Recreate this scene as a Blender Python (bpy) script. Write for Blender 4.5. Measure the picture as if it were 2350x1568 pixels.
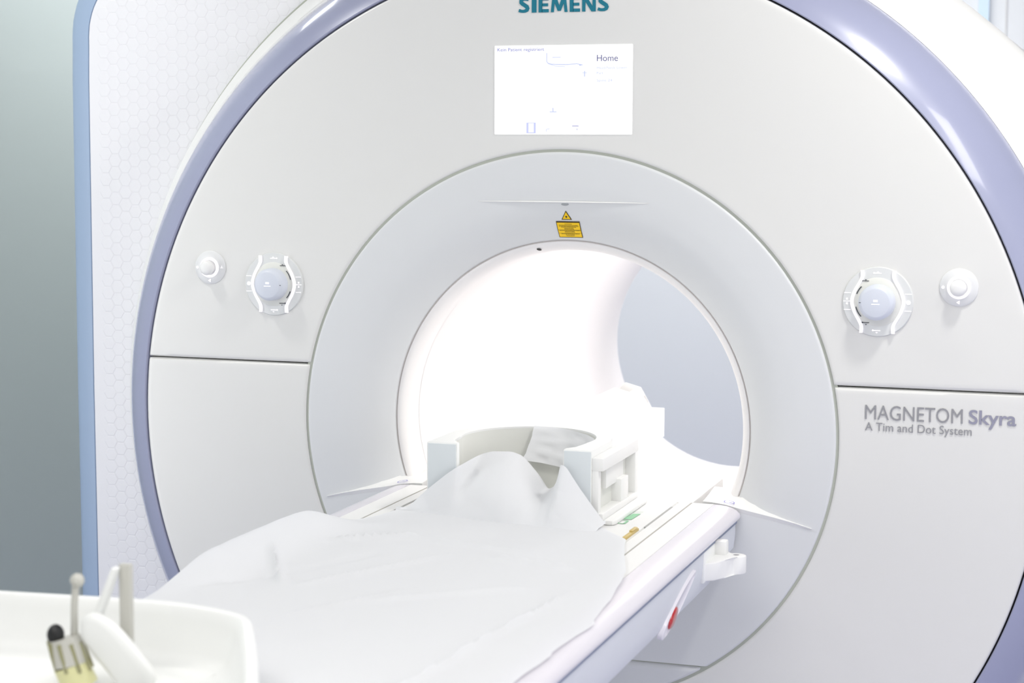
import bpy, bmesh, math, random
from mathutils import Vector, Matrix, noise
PI = math.pi
for o in list(bpy.data.objects): bpy.data.objects.remove(o)
S = bpy.context.scene
COL = S.collection
FLOOR = -1.10          # z = 0 is the axis of the bore, y = 0 the front face of the scanner

# ------------------------------------------------------------------ camera, world, lamps, exposure
cd = bpy.data.cameras.new('camera'); cam = bpy.data.objects.new('camera', cd); COL.objects.link(cam)
yaw, pitch, roll = -0.3255, -0.1049, 0.0027
fw = Vector((math.sin(-yaw) * -math.cos(pitch), math.cos(yaw) * math.cos(pitch), math.sin(pitch)))
rt = Vector((math.cos(yaw), -math.sin(yaw), 0)); up = rt.cross(fw)
r2 = rt * math.cos(roll) + up * math.sin(roll); u2 = -rt * math.sin(roll) + up * math.cos(roll)
M = Matrix((r2, u2, -fw)).transposed().to_4x4(); M.translation = Vector((1.0963, -3.5449, 0.5647))
cam.matrix_world = M
cd.sensor_width = 36.0; cd.lens = 4338.4 / 2350 * 36; cd.clip_start = 0.05
cd.dof.use_dof = True; cd.dof.focus_distance = 3.75; cd.dof.aperture_fstop = 5.0
S.camera = cam

S.view_settings.view_transform = 'Standard'; S.view_settings.look = 'None'
S.view_settings.gamma = 1.0; S.view_settings.use_curve_mapping = False
S.view_settings.exposure = -0.06

W = bpy.data.worlds.new('room_ambience'); S.world = W; W.use_nodes = True
bg = W.node_tree.nodes['Background']; bg.inputs[0].default_value = (0.86, 0.90, 1.0, 1); bg.inputs[1].default_value = 0.05

def lamp(name, loc, target, sx, sy, watts, color=(1, 1, 1), spread=PI):
    l = bpy.data.lights.new(name, 'AREA'); l.shape = 'RECTANGLE'; l.size = sx; l.size_y = sy
    l.energy = watts; l.color = color; l.spread = spread
    o = bpy.data.objects.new(name, l); COL.objects.link(o); o.location = loc
    o.rotation_euler = (Vector(target) - Vector(loc)).to_track_quat('-Z', 'Y').to_euler()
    return o
WARM = (1, 0.98, 0.93)
lamp('ceiling_downlight', (-1.25, -0.52, 1.56), (-1.20, -0.42, 0), 0.16, 0.16, 8, WARM)
lamp('ceiling_downlight', (1.10, -0.52, 1.56), (1.05, -0.4, 0), 0.16, 0.16, 14, WARM)
lamp('ceiling_strip_fill', (1.9, -0.9, 1.57), (1.8, -0.8, 0), 0.3, 1.2, 12.5, WARM)  # added fill from the upper right, balances brightness across the face
lamp('ceiling_panel_fill', (0.1, -2.4, 1.58), (0.1, -2.4, 0), 1.6, 0.8, 26, WARM)  # added overhead fill that lifts the paper sheet and table
lamp('ceiling_panel_fill', (0.1, -3.4, 1.58), (0.1, -3.4, 0), 1.6, 0.6, 11, WARM)  # further overhead fill, added to even out the front
lamp('ceiling_panel_fill', (-0.1, 2.15, 1.58), (-0.1, 2.15, 0), 2.0, 0.4, 33, (1, 0.99, 0.97))  # added fill behind the scanner, brightens the back wall
lamp('ceiling_strip_fill', (-1.5, 1.25, 1.55), (-1.5, 1.25, 0), 0.3, 1.6, 10, (0.98, 0.99, 1))  # added fill above the left gap, brightens the left wall
lamp('left_fill', (-1.72, -0.8, 0.1), (-0.5, 0.0, 0.1), 0.5, 1.3, 11.5, (1, 0.99, 0.985))  # added fill off to the left, brightens the left panels; no real fitting
lamp('soft_fill', (1.0, -5.9, 0.0), (0.7, 0, 0), 1.1, 2.0, 18, (1, 0.985, 0.95))  # added fill behind the camera, puts a soft reflection on the right panel
lamp('soft_fill', (2.57, -1.6, 0.0), (0.3, -0.3, -0.2), 1.6, 1.4, 22, (1, 0.99, 0.98))  # added side fill in front of the right wall, which has no window
lamp('bore_light', (0.262, 0.85, 0.205), (0.0, 0.85, 0.0), 1.35, 0.05, 5.0, (1, 0.97, 0.95))

# ------------------------------------------------------------------ helpers
def srgb(r, g, b):
    f = lambda c: (c / 255 / 12.92) if c / 255 <= 0.04045 else ((c / 255 + 0.055) / 1.055) ** 2.4
    return (f(r), f(g), f(b), 1)
def mat(name, col, rough=0.4, metal=0.0, coat=0.0, spec=0.5, emit=None, estr=0, vary=0.03, trans=0.0, scale=30):
    m = bpy.data.materials.new(name); m.use_nodes = True; nt = m.node_tree; b = nt.nodes['Principled BSDF']
    b.inputs['Base Color'].default_value = col
    b.inputs['Metallic'].default_value = metal; b.inputs['Coat Weight'].default_value = coat
    b.inputs['Coat Roughness'].default_value = 0.08
    b.inputs['Specular IOR Level'].default_value = spec
    n = nt.nodes.new('ShaderNodeTexNoise'); n.inputs['Scale'].default_value = scale
    tc = nt.nodes.new('ShaderNodeTexCoord'); nt.links.new(tc.outputs['Object'], n.inputs['Vector'])
    mr = nt.nodes.new('ShaderNodeMapRange'); mr.inputs[3].default_value = max(0, rough - vary); mr.inputs[4].default_value = rough + vary
    nt.links.new(n.outputs['Fac'], mr.inputs[0]); nt.links.new(mr.outputs[0], b.inputs['Roughness'])
    if emit:
        b.inputs['Emission Color'].default_value = emit; b.inputs['Emission Strength'].default_value = estr
    if trans:
        t = nt.nodes.new('ShaderNodeBsdfTranslucent'); t.inputs[0].default_value = col
        mx = nt.nodes.new('ShaderNodeMixShader'); mx.inputs[0].default_value = trans
        nt.links.new(b.outputs[0], mx.inputs[1]); nt.links.new(t.outputs[0], mx.inputs[2])
        nt.links.new(mx.outputs[0], nt.nodes['Material Output'].inputs[0])
    return m
m_panel = mat('satin_white_panel', srgb(227, 227, 225), 0.3)
m_ring = mat('satin_pale_grey_shell', srgb(220, 222, 224), 0.45)
m_white = mat('white_plastic', srgb(238, 238, 237), 0.4)
m_cover = mat('textured_white_cover', srgb(232, 232, 236), 0.5)
m_lav = mat('lavender_lacquer', srgb(156, 160, 187), 0.26, coat=0.6, vary=0.0)
m_blue = mat('pale_blue_edge', srgb(158, 178, 205), 0.4)
m_seam = mat('dark_seam', srgb(70, 72, 74), 0.8)
m_gasket = mat('grey_green_gasket', srgb(182, 186, 176), 0.7)
m_bore = mat('bore_liner_white', srgb(240, 238, 238), 0.5)
m_paper = mat('white_paper', srgb(240, 241, 244), 0.9, spec=0.1, trans=0.25)
m_rail = mat('pearl_rail', srgb(226, 222, 230), 0.25, coat=0.3)
m_cream = mat('ivory_plastic', srgb(240, 241, 240), 0.45)
m_beige = mat('pale_grey_beige_lining', srgb(226, 227, 222), 0.6)
m_trim_grey = mat('cool_grey_face', srgb(212, 218, 222), 0.5)
m_teal = mat('teal_print', srgb(0, 116, 138), 0.5)
m_print = mat('grey_print', srgb(150, 150, 155), 0.5)
m_printb = mat('violet_grey_print', srgb(150, 150, 168), 0.5)
m_black = mat('black_plastic', srgb(22, 22, 24), 0.5)
m_mark = mat('dark_print', srgb(70, 74, 80), 0.6)
m_yel = mat('yellow_label', srgb(250, 205, 10), 0.5)
m_brown = mat('label_black_print', srgb(62, 48, 20), 0.6)
m_red = mat('red_lens', srgb(185, 20, 30), 0.2, coat=0.6)
m_green = mat('green_print', srgb(150, 205, 165), 0.6)
m_ochre = mat('ochre_latch', srgb(205, 180, 110), 0.4)
m_violet = mat('violet_print', srgb(110, 105, 190), 0.6)
m_screen = mat('lit_screen', (0.03, 0.03, 0.03, 1), 0.3, emit=(0.985, 0.99, 1, 1), estr=1.12)
m_stext = mat('screen_text', (0.02, 0.02, 0.02, 1), 0.5, emit=(0.25, 0.26, 0.62, 1), estr=1.0)
m_sdark = mat('screen_title', (0.02, 0.02, 0.02, 1), 0.5, emit=(0.12, 0.12, 0.30, 1), estr=1.0)
m_spale = mat('screen_pale_mark', (0.02, 0.02, 0.02, 1), 0.5, emit=(0.60, 0.66, 0.92, 1), estr=1.0)
m_strip = mat('lit_strip', srgb(250, 245, 250), 0.4, emit=(1, 0.97, 1, 1), estr=0.45)
m_knob = mat('lavender_grey_knob', srgb(214, 219, 230), 0.35)
m_wallg = mat('grey_wall_paint', srgb(196, 206, 205), 0.8)
m_wallb = mat('white_wall_paint', srgb(225, 228, 232), 0.8)
m_floor = mat('grey_blue_floor', srgb(206, 206, 235), 0.4)
m_ceil = mat('white_ceiling', srgb(196, 196, 194), 0.9)
m_yclear = mat('yellowed_plastic', srgb(222, 220, 170), 0.35)
m_steel = mat('grey_beige_blade', srgb(196, 195, 188), 0.4)

def link(name, bm, m, parent=None, smooth=True, angle=35):
    me = bpy.data.meshes.new(name); bmesh.ops.recalc_face_normals(bm, faces=bm.faces[:]) if bm.get('rc', True) else None
    bm.to_mesh(me); bm.free(); return link_me(name, me, m, parent, smooth, angle)
def link_me(name, me, m, parent=None, smooth=True, angle=35):
    me.materials.clear(); me.materials.append(m)
    if smooth and len(me.polygons):
        me.polygons.foreach_set('use_smooth', [True] * len(me.polygons))
        try: me.set_sharp_from_angle(angle=math.radians(angle))
        except Exception: pass
    o = bpy.data.objects.new(name, me); COL.objects.link(o)
    if parent is not None:
        o.parent = parent
        q = parent; off = Vector((0, 0, 0))
        while q is not None: off += q.location; q = q.parent
        o.location = -off
    return o
class BM:
    """thin wrapper so a part can be collected from several shapes"""
    def __init__(s): s.b = bmesh.new()
    def get(s, *a): return True
def build(name, bm, m, parent=None, smooth=True, angle=35, recalc=True):
    if recalc: bmesh.ops.recalc_face_normals(bm, faces=bm.faces[:])
    me = bpy.data.meshes.new(name); bm.to_mesh(me); bm.free()
    return link_me(name, me, m, parent, smooth, angle)
def thing(name, label, cat, loc=(0, 0, 0), group=None):
    o = bpy.data.objects.new(name, None); COL.objects.link(o); o.location = loc; o.empty_display_size = 0.05
    o['label'] = label; o['category'] = cat
    if group: o['group'] = group
    return o
def tag(o, label, cat, group=None):
    o['label'] = label; o['category'] = cat
    if group: o['group'] = group
    return o
def struct(o): o['kind'] = 'structure'; return o

def add_box(bm, lo, hi, bev=0.0, seg=2, mtx=None):
    g = bmesh.ops.create_cube(bm, size=1)
    c = [(a + b) / 2 for a, b in zip(lo, hi)]; d = [abs(b - a) for a, b in zip(lo, hi)]
    for v in g['verts']: v.co = Vector([v.co[i] * d[i] + c[i] for i in range(3)])
    vs = g['verts']
    if bev:
        es = list({e for v in vs for e in v.link_edges})
        r = bmesh.ops.bevel(bm, geom=es, offset=bev, segments=seg, affect='EDGES', profile=0.5)
        vs = list({v for f in r['faces'] for v in f.verts} | {v for v in vs if v.is_valid})
    if mtx is not None:
        for v in vs: v.co = mtx @ v.co
    return vs
def add_lathe(bm, prof, n=128, cx=0, cz=0, closed=False, ax='y', at=(0, 0, 0)):
    """revolve (radius, depth) pairs; ax='y': about the line x=cx, z=cz"""
    rows = []
    for r, d in prof:
        row = []
        for k in range(n):
            a = 2 * PI * k / n
            if ax == 'y': co = (cx + r * math.cos(a), d, cz + r * math.sin(a))
            else: co = (at[0] + r * math.cos(a), at[1] + r * math.sin(a), d)
            row.append(bm.verts.new(co))
        rows.append(row)
    pairs = list(zip(rows, rows[1:])) + ([(rows[-1], rows[0])] if closed else [])
    for a, b in pairs:
        for k in range(n): bm.faces.new((a[k], a[(k + 1) % n], b[(k + 1) % n], b[k]))
    return rows
def cap(bm, row): bm.faces.new(row)
def add_tube(bm, pts, r, n=12, capped=True):
    pts = [Vector(p) for p in pts]; rows = []
    rr = r if isinstance(r, (list, tuple)) else [r] * len(pts)
    prev = None
    for i, p in enumerate(pts):
        t = (pts[min(i + 1, len(pts) - 1)] - pts[max(i - 1, 0)]).normalized()
        if prev is None:
            a = t.cross(Vector((0, 0, 1)));
            if a.length < 1e-3: a = t.cross(Vector((1, 0, 0)))
        else: a = prev - t * prev.dot(t)
        a.normalize(); prev = a; b = t.cross(a)
        rows.append([bm.verts.new(p + (a * math.cos(2 * PI * k / n) + b * math.sin(2 * PI * k / n)) * rr[i]) for k in range(n)])
    for x, y in zip(rows, rows[1:]):
        for k in range(n): bm.faces.new((x[k], x[(k + 1) % n], y[(k + 1) % n], y[k]))
    if capped: bm.faces.new(rows[0]); bm.faces.new(rows[-1])
    return rows
def add_prism(bm, poly, lo, hi, axis='y', bev=0.0, seg=2):
    """poly extruded along an axis: axis y -> (x,z) pairs; z -> (x,y); x -> (y,z)"""
    def P(p, d):
        return {'y': (p[0], d, p[1]), 'z': (p[0], p[1], d), 'x': (d, p[0], p[1])}[axis]
    a = [bm.verts.new(P(p, lo)) for p in poly]; b = [bm.verts.new(P(p, hi)) for p in poly]
    n = len(poly); fs = [bm.faces.new(a), bm.faces.new(b)]
    for k in range(n): bm.faces.new((a[k], a[(k + 1) % n], b[(k + 1) % n], b[k]))
    if bev:
        es = list({e for f in fs for e in f.edges})
        bmesh.ops.bevel(bm, geom=es, offset=bev, segments=seg, affect='EDGES', profile=0.5, clamp_overlap=True)
def grid(bm, f, nu, nv):
    vs = [[bm.verts.new(f(i / nu, j / nv)) for i in range(nu + 1)] for j in range(nv + 1)]
    for j in range(nv):
        for i in range(nu): bm.faces.new((vs[j][i], vs[j][i + 1], vs[j + 1][i + 1], vs[j + 1][i]))
    return vs
def sm(t): t = min(1, max(0, t)); return t * t * (3 - 2 * t)
def lerp_tab(tab, x):
    if x <= tab[0][0]: return tab[0][1]
    for (a, b), (c, d) in zip(tab, tab[1:]):
        if x <= c: return b + (d - b) * (x - a) / (c - a)
    return tab[-1][1]
def smooth_tab(tab, x, w):
    return sum(lerp_tab(tab, x + w * k / 4) * (5 - abs(k)) for k in range(-4, 5)) / 25
def text_bm(body, x0, x1, z, cap_h, depth=0.0006, bold=0.0, y=-0.001):
    """flat raised lettering on the front face: spans x0..x1, baseline z, cap height cap_h"""
    cu = bpy.data.curves.new('lettering', 'FONT'); cu.body = body; cu.size = 1; cu.offset = bold; cu.resolution_u = 4
    cu.extrude = 0.01
    o = bpy.data.objects.new('lettering', cu); COL.objects.link(o)
    bpy.context.view_layer.update()
    dg = bpy.context.evaluated_depsgraph_get()
    me = bpy.data.meshes.new_from_object(o.evaluated_get(dg)); bpy.data.objects.remove(o); bpy.data.curves.remove(cu)
    bm = bmesh.new(); bm.from_mesh(me); bpy.data.meshes.remove(me)
    xs = [v.co.x for v in bm.verts]; a, b = min(xs), max(xs)
    capz = 0.729 + 2 * bold
    for v in bm.verts:
        v.co = Vector((x0 + (v.co.x - a) / (b - a) * (x1 - x0), y - (depth if v.co.z > 0 else 0), z + (v.co.y + bold) / capz * cap_h))
    return bm

# ------------------------------------------------------------------ the room
def slab(name, lo, hi, m):
    bm = bmesh.new(); add_box(bm, lo, hi); return struct(build(name, bm, m, smooth=False))
slab('floor', (-1.90, -6.0, FLOOR - 0.1), (2.75, 3.35, FLOOR), m_floor)
slab('ceiling', (-1.90, -6.0, 1.60), (2.75, 3.35, 1.70), m_ceil)
slab('wall_left', (-1.90, -6.0, FLOOR), (-1.75, 3.35, 1.60), m_wallg)
slab('wall_right', (2.60, -6.0, FLOOR), (2.75, 3.35, 1.60), m_wallb)
slab('wall_back', (-1.75, 3.2, FLOOR), (2.60, 3.35, 1.60), m_wallb)
slab('trim_1', (0.510, 3.18, FLOOR), (0.545, 3.2, 1.60), mat('pale_blue_strip', srgb(205, 225, 243), 0.5))
slab('trim_2', (0.598, 3.196, FLOOR), (0.604, 3.2, 1.60), mat('grey_joint', srgb(212, 213, 215), 0.6))

# ------------------------------------------------------------------ scanner
mri = thing('mri_scanner', 'large white scanner with round bore, lavender ring and lit screen', 'scanner', (0, 0.8, FLOOR))
RI, RO, ZS = 0.5512, 0.9235, 0.1090
def edge_round(d, w=0.006): 
    t = min(1, max(0, d / w)); return w * (1 - math.sqrt(max(0, 1 - (1 - t) ** 2)))
def sector(bm, ri, ro, zcut, sign, yf, nr=26, na=150, depth=0.022):
    """part of an annulus above (sign=1) or below (-1) a level line, rounded at its rim, with thickness"""
    ts = [0, .004, .010, .018, .03] + [0.03 + 0.94 * k / (nr - 9) for k in range(1, nr - 9)] + [.97, .982, .990, .996, 1]
    us = [0, .0012, .003, .006, .01] + [0.01 + 0.98 * k / na for k in range(1, na)] + [.99, .994, .997, .9988, 1]
    rows = []
    for t in ts:
        r = ri + (ro - ri) * t; a0 = math.asin(max(-1, min(1, zcut / r))); row = []
        for u in us:
            a = a0 + (PI - 2 * a0) * u if sign > 0 else (PI - a0) + (PI + 2 * a0) * u
            x, z = r * math.cos(a), r * math.sin(a)
            d = min(r - ri, ro - r, abs(z - zcut))
            row.append(bm.verts.new((x, yf(r, x, z) + edge_round(d), z)))
        rows.append(row)
    for a, b in zip(rows, rows[1:]):
        for k in range(len(us) - 1): bm.faces.new((a[k], a[k + 1], b[k + 1], b[k]))
    loop = rows[0] + [r[-1] for r in rows[1:]] + rows[-1][-2::-1] + [r[0] for r in rows[-2:0:-1]]
    back = [bm.verts.new((v.co.x, v.co.y + depth, v.co.z)) for v in loop]
    n = len(loop)
    for k in range(n): bm.faces.new((loop[k], loop[(k + 1) % n], back[(k + 1) % n], back[k]))
flat = lambda r, x, z: 0.0
bm = bmesh.new(); sector(bm, RI, RO, ZS + 0.0015, 1, flat); build('upper_front_panel', bm, m_panel, mri, angle=50)
bm = bmesh.new(); sector(bm, RI, RO, ZS - 0.0015, -1, flat); build('lower_front_panel', bm, m_panel, mri, angle=50)
# inner ring funnels in to the bore
FUN = [(0.36, 0.060), (0.3725, 0.0535), (0.385, 0.041), (0.40, 0.0285), (0.42, 0.0165), (0.445, 0.008), (0.48, 0.0025), (0.52, 0.0004), (0.56, 0)]
fun = lambda r, x, z: smooth_tab(FUN, r, 0.012)
LEDGE = [(0.0, -0.1262), (0.292, -0.1262), (0.31, -0.1270), (0.335, -0.1300), (0.36, -0.1355), (0.39, -0.1415), (0.43, -0.1490), (0.47, -0.1575), (0.504, -0.1665), (0.56, -0.183)]
def ledge_angle(r):
    lo, hi = -1.0, 0.3                                         # angle at which the circle of radius r meets the ledge line
    for _ in range(40):
        m = (lo + hi) / 2
        if r * math.sin(m) > lerp_tab(LEDGE, r * math.cos(m)) - 0.004: hi = m
        else: lo = m
    return hi
def surround(bm):
    rs = [0.3722, 0.3726, 0.3735, 0.375] + [0.378 + (0.538 - 0.378) * k / 40 for k in range(41)] + [0.541, 0.543, 0.5445, 0.5458, 0.5464, 0.5468]
    rim_ = lambda r: edge_round(min(r - 0.3722, 0.5468 - r), 0.005)
    for lower in (0, 1):
        rows = []
        for r in rs:
            a = ledge_angle(r); n_ = 120 if lower else 220
            A = [(a + (PI - 2 * a) * k / n_) if not lower else (PI - a + (PI + 2 * a) * k / n_) for k in range(n_ + 1)]
            rows.append([bm.verts.new((r * math.cos(t), (fun(r, 0, 0) if not lower else 0.0) + rim_(r), r * math.sin(t))) for t in A])
        for p, q in zip(rows, rows[1:]):
            for k in range(len(p) - 1): bm.faces.new((p[k], p[k + 1], q[k + 1], q[k]))
        if not lower:
            for e in (rows[-1], rows[0]):
                bk = [bm.verts.new((v.co.x, v.co.y + 0.022, v.co.z)) for v in e]
                for k in range(len(e) - 1): bm.faces.new((e[k], e[k + 1], bk[k + 1], bk[k]))
    bmesh.ops.bisect_plane(bm, geom=bm.verts[:] + bm.edges[:] + bm.faces[:], plane_co=(0, 0, -0.4545), plane_no=(0, 0, 1), clear_inner=True)
bm = bmesh.new(); surround(bm); build('bore_surround', bm, m_ring, mri, angle=60)
# below the level seam: a segment of the disc
bm = bmesh.new()
def seg_fn(u, v):
    z = -0.4575 - (0.5468 - 0.4575) * (1 - (1 - v) ** 2) * 0.9995
    h = math.sqrt(max(0, 0.5468 ** 2 - z * z)); x = -h + 2 * h * u
    d = min(0.5468 - math.hypot(x, z), -0.4575 - z); return (x, edge_round(d, 0.005), z)
grid(bm, seg_fn, 80, 30); build('lower_access_cover', bm, m_ring, mri, angle=60)
bm = bmesh.new(); add_lathe(bm, [(0.54, 0.0042), (0.558, 0.0042)], 160); 
add_prism(bm, [(-0.31, -0.462), (0.31, -0.462), (0.31, -0.450), (-0.31, -0.450)], 0.0048, 0.012)
build('ring_gasket', bm, m_gasket, mri)
bm = bmesh.new(); add_lathe(bm, [(0.56, 0.024), (0.94, 0.024)], 160); build('seam_backing', bm, m_seam, mri)
# lavender ring, white skirt behind it
def arc_prof(p0, p1, bulge, n=14):
    (r0, y0), (r1, y1) = p0, p1; out = []
    nx, ny = (y1 - y0), -(r1 - r0); L = math.hypot(nx, ny)
    for k in range(n + 1):
        t = k / n; b = bulge * 4 * t * (1 - t)
        out.append((r0 + (r1 - r0) * t + nx / L * b, y0 + (y1 - y0) * t + ny / L * b))
    return out
bm = bmesh.new()
add_lathe(bm, [(0.9265, 0.03), (0.9265, 0.004), (0.9275, 0.001)] + arc_prof((0.929, 0.0), (1.012, 0.095), 0.013) + [(1.012, 0.11)], 256)
build('lavender_ring', bm, m_lav, mri, angle=60)
# bore
bm = bmesh.new(); add_lathe(bm, [(0.3705, 0.075), (0.3705, 0.058), (0.369, 0.0562)] + [(0.369 - 0.019 * math.sin(a), 0.0562 + 0.045 * (1 - math.cos(a))) for a in [k * PI / 20 for k in range(1, 11)]] + [(0.350, 0.13)], 192)
build('bore_lip', bm, m_bore, mri, angle=60)
bm = bmesh.new(); add_lathe(bm, [(0.350, 0.128), (0.350, 1.69), (0.356, 1.71), (0.46, 1.73)], 192); build('bore_liner', bm, m_bore, mri, angle=60)
bm = bmesh.new(); add_lathe(bm, [(0.3695, 0.0575), (0.3735, 0.0575)], 160); build('bore_gasket', bm, mat('warm_grey_gasket', srgb(190, 184, 182), 0.7), mri)
# flared ledges either side of the table opening
for s in (-1, 1):
    top = [(0.504, -0.1665), (0.47, -0.1575), (0.43, -0.1490), (0.39, -0.1415), (0.36, -0.1355), (0.335, -0.1300), (0.31, -0.1270), (0.292, -0.1262)]
    bm = bmesh.new(); nb = 8; rows = []
    for x, z in top:
        row = []
        for k in range(nb + 1):
            t = k / nb; R_ = math.hypot(x, z); D = lerp_tab(FUN, R_) + 0.006 if R_ > 0.374 else 0.105
            h = 0.013 * sm((0.504 - x) / 0.16) if R_ > 0.374 else 0.011
            row.append(bm.verts.new((s * x, -0.0025 + D * t, z + h * t ** 1.4)))
        rows.append(row)
    lows = []
    for x, z in top:
        t = (0.504 - x) / 0.212; h = 0.003 + 0.010 * sm(t * 2.5)
        lows.append([bm.verts.new((s * x, 0.0015, z - h)), bm.verts.new((s * x, 0.07, z - h))])
    for a, b, la, lb in zip(rows, rows[1:], lows, lows[1:]):
        for k in range(nb): bm.faces.new((a[k], a[k + 1], b[k + 1], b[k]))
        bm.faces.new((a[0], b[0], lb[0], la[0])); bm.faces.new((la[0], lb[0], lb[1], la[1])); bm.faces.new((a[nb], la[1], lb[1], b[nb]))
    bm.faces.new((rows[-1][0],) + tuple(rows[-1][1:]) + (lows[-1][1], lows[-1][0]))
    build('table_ledge', bm, m_white, mri, angle=40)
    # small round sticker on each ledge
    bm = bmesh.new(); cx, cy, cz = s * 0.341, 0.013, -0.1288
    n = 32
    for r0, r1 in ((0.0088, 0.0105),):
        ring = [[bm.verts.new((cx + r * math.cos(2 * PI * k / n), cy + r * 1.15 * math.sin(2 * PI * k / n), cz + 0.001 + 0.16 * s * (-(r * math.cos(2 * PI * k / n))) + 0.06 * r * math.sin(2 * PI * k / n))) for k in range(n)] for r in (r0, r1)]
        for k in range(n): bm.faces.new((ring[0][k], ring[0][(k + 1) % n], ring[1][(k + 1) % n], ring[1][k]))
    q = [(-0.004, -0.003), (0.001, -0.001), (0.006, 0.006), (0.003, -0.004)]
    bm.faces.new([bm.verts.new((cx + a, cy + b, cz + 0.0012 - 0.16 * s * a)) for a, b in q])
    o = build('round_sticker', bm, m_violet, mri); o['label'] = 'violet ring printed on the ledge'
# hexagon-textured cover around the ring and the body behind it
YC = 0.225
OUT = []
def cov_outline():
    P = [(-1.185, FLOOR + 0.04), (-1.187, 0.0), (-1.184, 0.70), (-1.182, 0.78)]
    for k in range(0, 11):                                     # rounded upper left corner
        a = PI - k * PI / 2 / 10; P.append((-1.03 + 0.152 * math.cos(a), 0.80 + 0.152 * math.sin(a)))
    P += [(-0.6, 0.99), (-0.25, 1.06)]
    for k in range(0, 25):                                     # broad rounded right shoulder
        a = math.radians(92 - k * 4.0); R = 1.112 + 0.030 * sm((55 - math.degrees(a)) / 25)
        P.append((R * math.cos(a), R * math.sin(a)))
    P += [(1.142, -0.5), (1.13, FLOOR + 0.04)]
    return P
OUT = cov_outline()
def inside(x, z, P):
    c = False; j = len(P) - 1
    for i in range(len(P)):
        if (P[i][1] > z) != (P[j][1] > z) and x < (P[j][0] - P[i][0]) * (z - P[i][1]) / (P[j][1] - P[i][1]) + P[i][0]: c = not c
        j = i
    return c
def ring_faces(bm, outer, inner):
    pass
# flat plate: fan quads between the outline and a circle just inside the skirt
def ray_out(a, P):
    dx, dz = math.cos(a), math.sin(a); best = 9
    for i in range(len(P)):
        x1, z1 = P[i]; x2, z2 = P[(i + 1) % len(P)]; ex, ez = x2 - x1, z2 - z1
        det = dx * (-ez) + ex * dz
        if abs(det) < 1e-9: continue
        t = (x1 * (-ez) + ex * z1) / det; u = (dx * z1 - dz * x1) / det
        if t > 0 and -1e-6 <= u <= 1 + 1e-6: best = min(best, t)
    return best
angs = [2 * PI * k / 720 for k in range(720)]
for c in ((-1.185, FLOOR + 0.04), (1.13, FLOOR + 0.04)): angs.append(math.atan2(c[1], c[0]) % (2 * PI))
angs.sort()
ro_ = [ray_out(a, OUT) for a in angs]
bm = bmesh.new()
ri = [bm.verts.new((1.06 * math.cos(a), YC + (0.06 if math.cos(a) > -0.17 and r < 1.25 else 0), 1.06 * math.sin(a))) for a, r in zip(angs, ro_)]
re = [bm.verts.new((max(r, 1.075) * math.cos(a), YC + (0.06 if math.cos(a) > -0.17 and r < 1.25 else 0), max(r, 1.075) * math.sin(a))) for a, r in zip(angs, ro_)]
n = len(angs)
for k in range(n): bm.faces.new((ri[k], ri[(k + 1) % n], re[(k + 1) % n], re[k]))
hx = 0.0165; rnd = random.Random(3)                            # embossed hexagons
i = 0
cx_ = -1.22
col = 0
while cx_ < 1.22:
    cz_ = -1.05 + (0.5 * hx * math.sqrt(3) if col % 2 else 0)
    while cz_ < 1.1:
        if cx_ < -0.25 and math.hypot(cx_, cz_) > 1.083 - 0.012 and inside(cx_ - 0.018, cz_ + 0.016, OUT) and inside(cx_ + 0.018, cz_ + 0.016, OUT) and inside(cx_ - 0.018, cz_ - 0.016, OUT) and -0.75 < cz_:
            o6 = [bm.verts.new((cx_ + hx * 0.985 * math.cos(k * PI / 3), YC - 0.0001, cz_ + hx * 0.985 * math.sin(k * PI / 3))) for k in range(6)]
            i6 = [bm.verts.new((cx_ + hx * 0.86 * math.cos(k * PI / 3), YC - 0.0007, cz_ + hx * 0.86 * math.sin(k * PI / 3))) for k in range(6)]
            for k in range(6): bm.faces.new((o6[k], o6[(k + 1) % 6], i6[(k + 1) % 6], i6[k]))
            bm.faces.new(i6)
        cz_ += hx * math.sqrt(3)
    cx_ += hx * 1.5; col += 1
o = build('textured_cover', bm, m_cover, mri, smooth=False, recalc=False)
for p in o.data.polygons:
    pass
# rounded edge of the cover and the body wall running back
def edge_strip(name, m, a0, a1, w_, d=0.0):
    bm = bmesh.new()
    prof = [(0.0, 0.0)] + [(0.0015, 0.003), (0.003, 0.0)] + [(0.003 + w_ * math.sin(t), 0.030 * (1 - math.cos(t))) for t in [PI / 20 * k for k in range(1, 11)]] + [(0.003 + w_, 0.10)]
    sel = [(a, r) for a, r in zip(angs, ro_) if a0 <= a <= a1]
    rows = []
    pts = [Vector((max(r, 1.075) * math.cos(a), max(r, 1.075) * math.sin(a))) for a, r in sel]
    for k, p in enumerate(pts):
        t = pts[min(k + 1, len(pts) - 1)] - pts[max(k - 1, 0)]; nrm = Vector((t.y, -t.x)).normalized()
        rows.append([bm.verts.new((p.x + nrm.x * (q + d), YC + 0.001 + yy, p.y + nrm.y * (q + d))) for q, yy in prof])
    for a, b in zip(rows, rows[1:]):
        for k in range(len(prof) - 1): bm.faces.new((a[k], a[k + 1], b[k + 1], b[k]))
    return build(name, bm, m, mri, angle=60)
bmid = math.radians(100)
bm = bmesh.new(); rows = []
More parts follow.
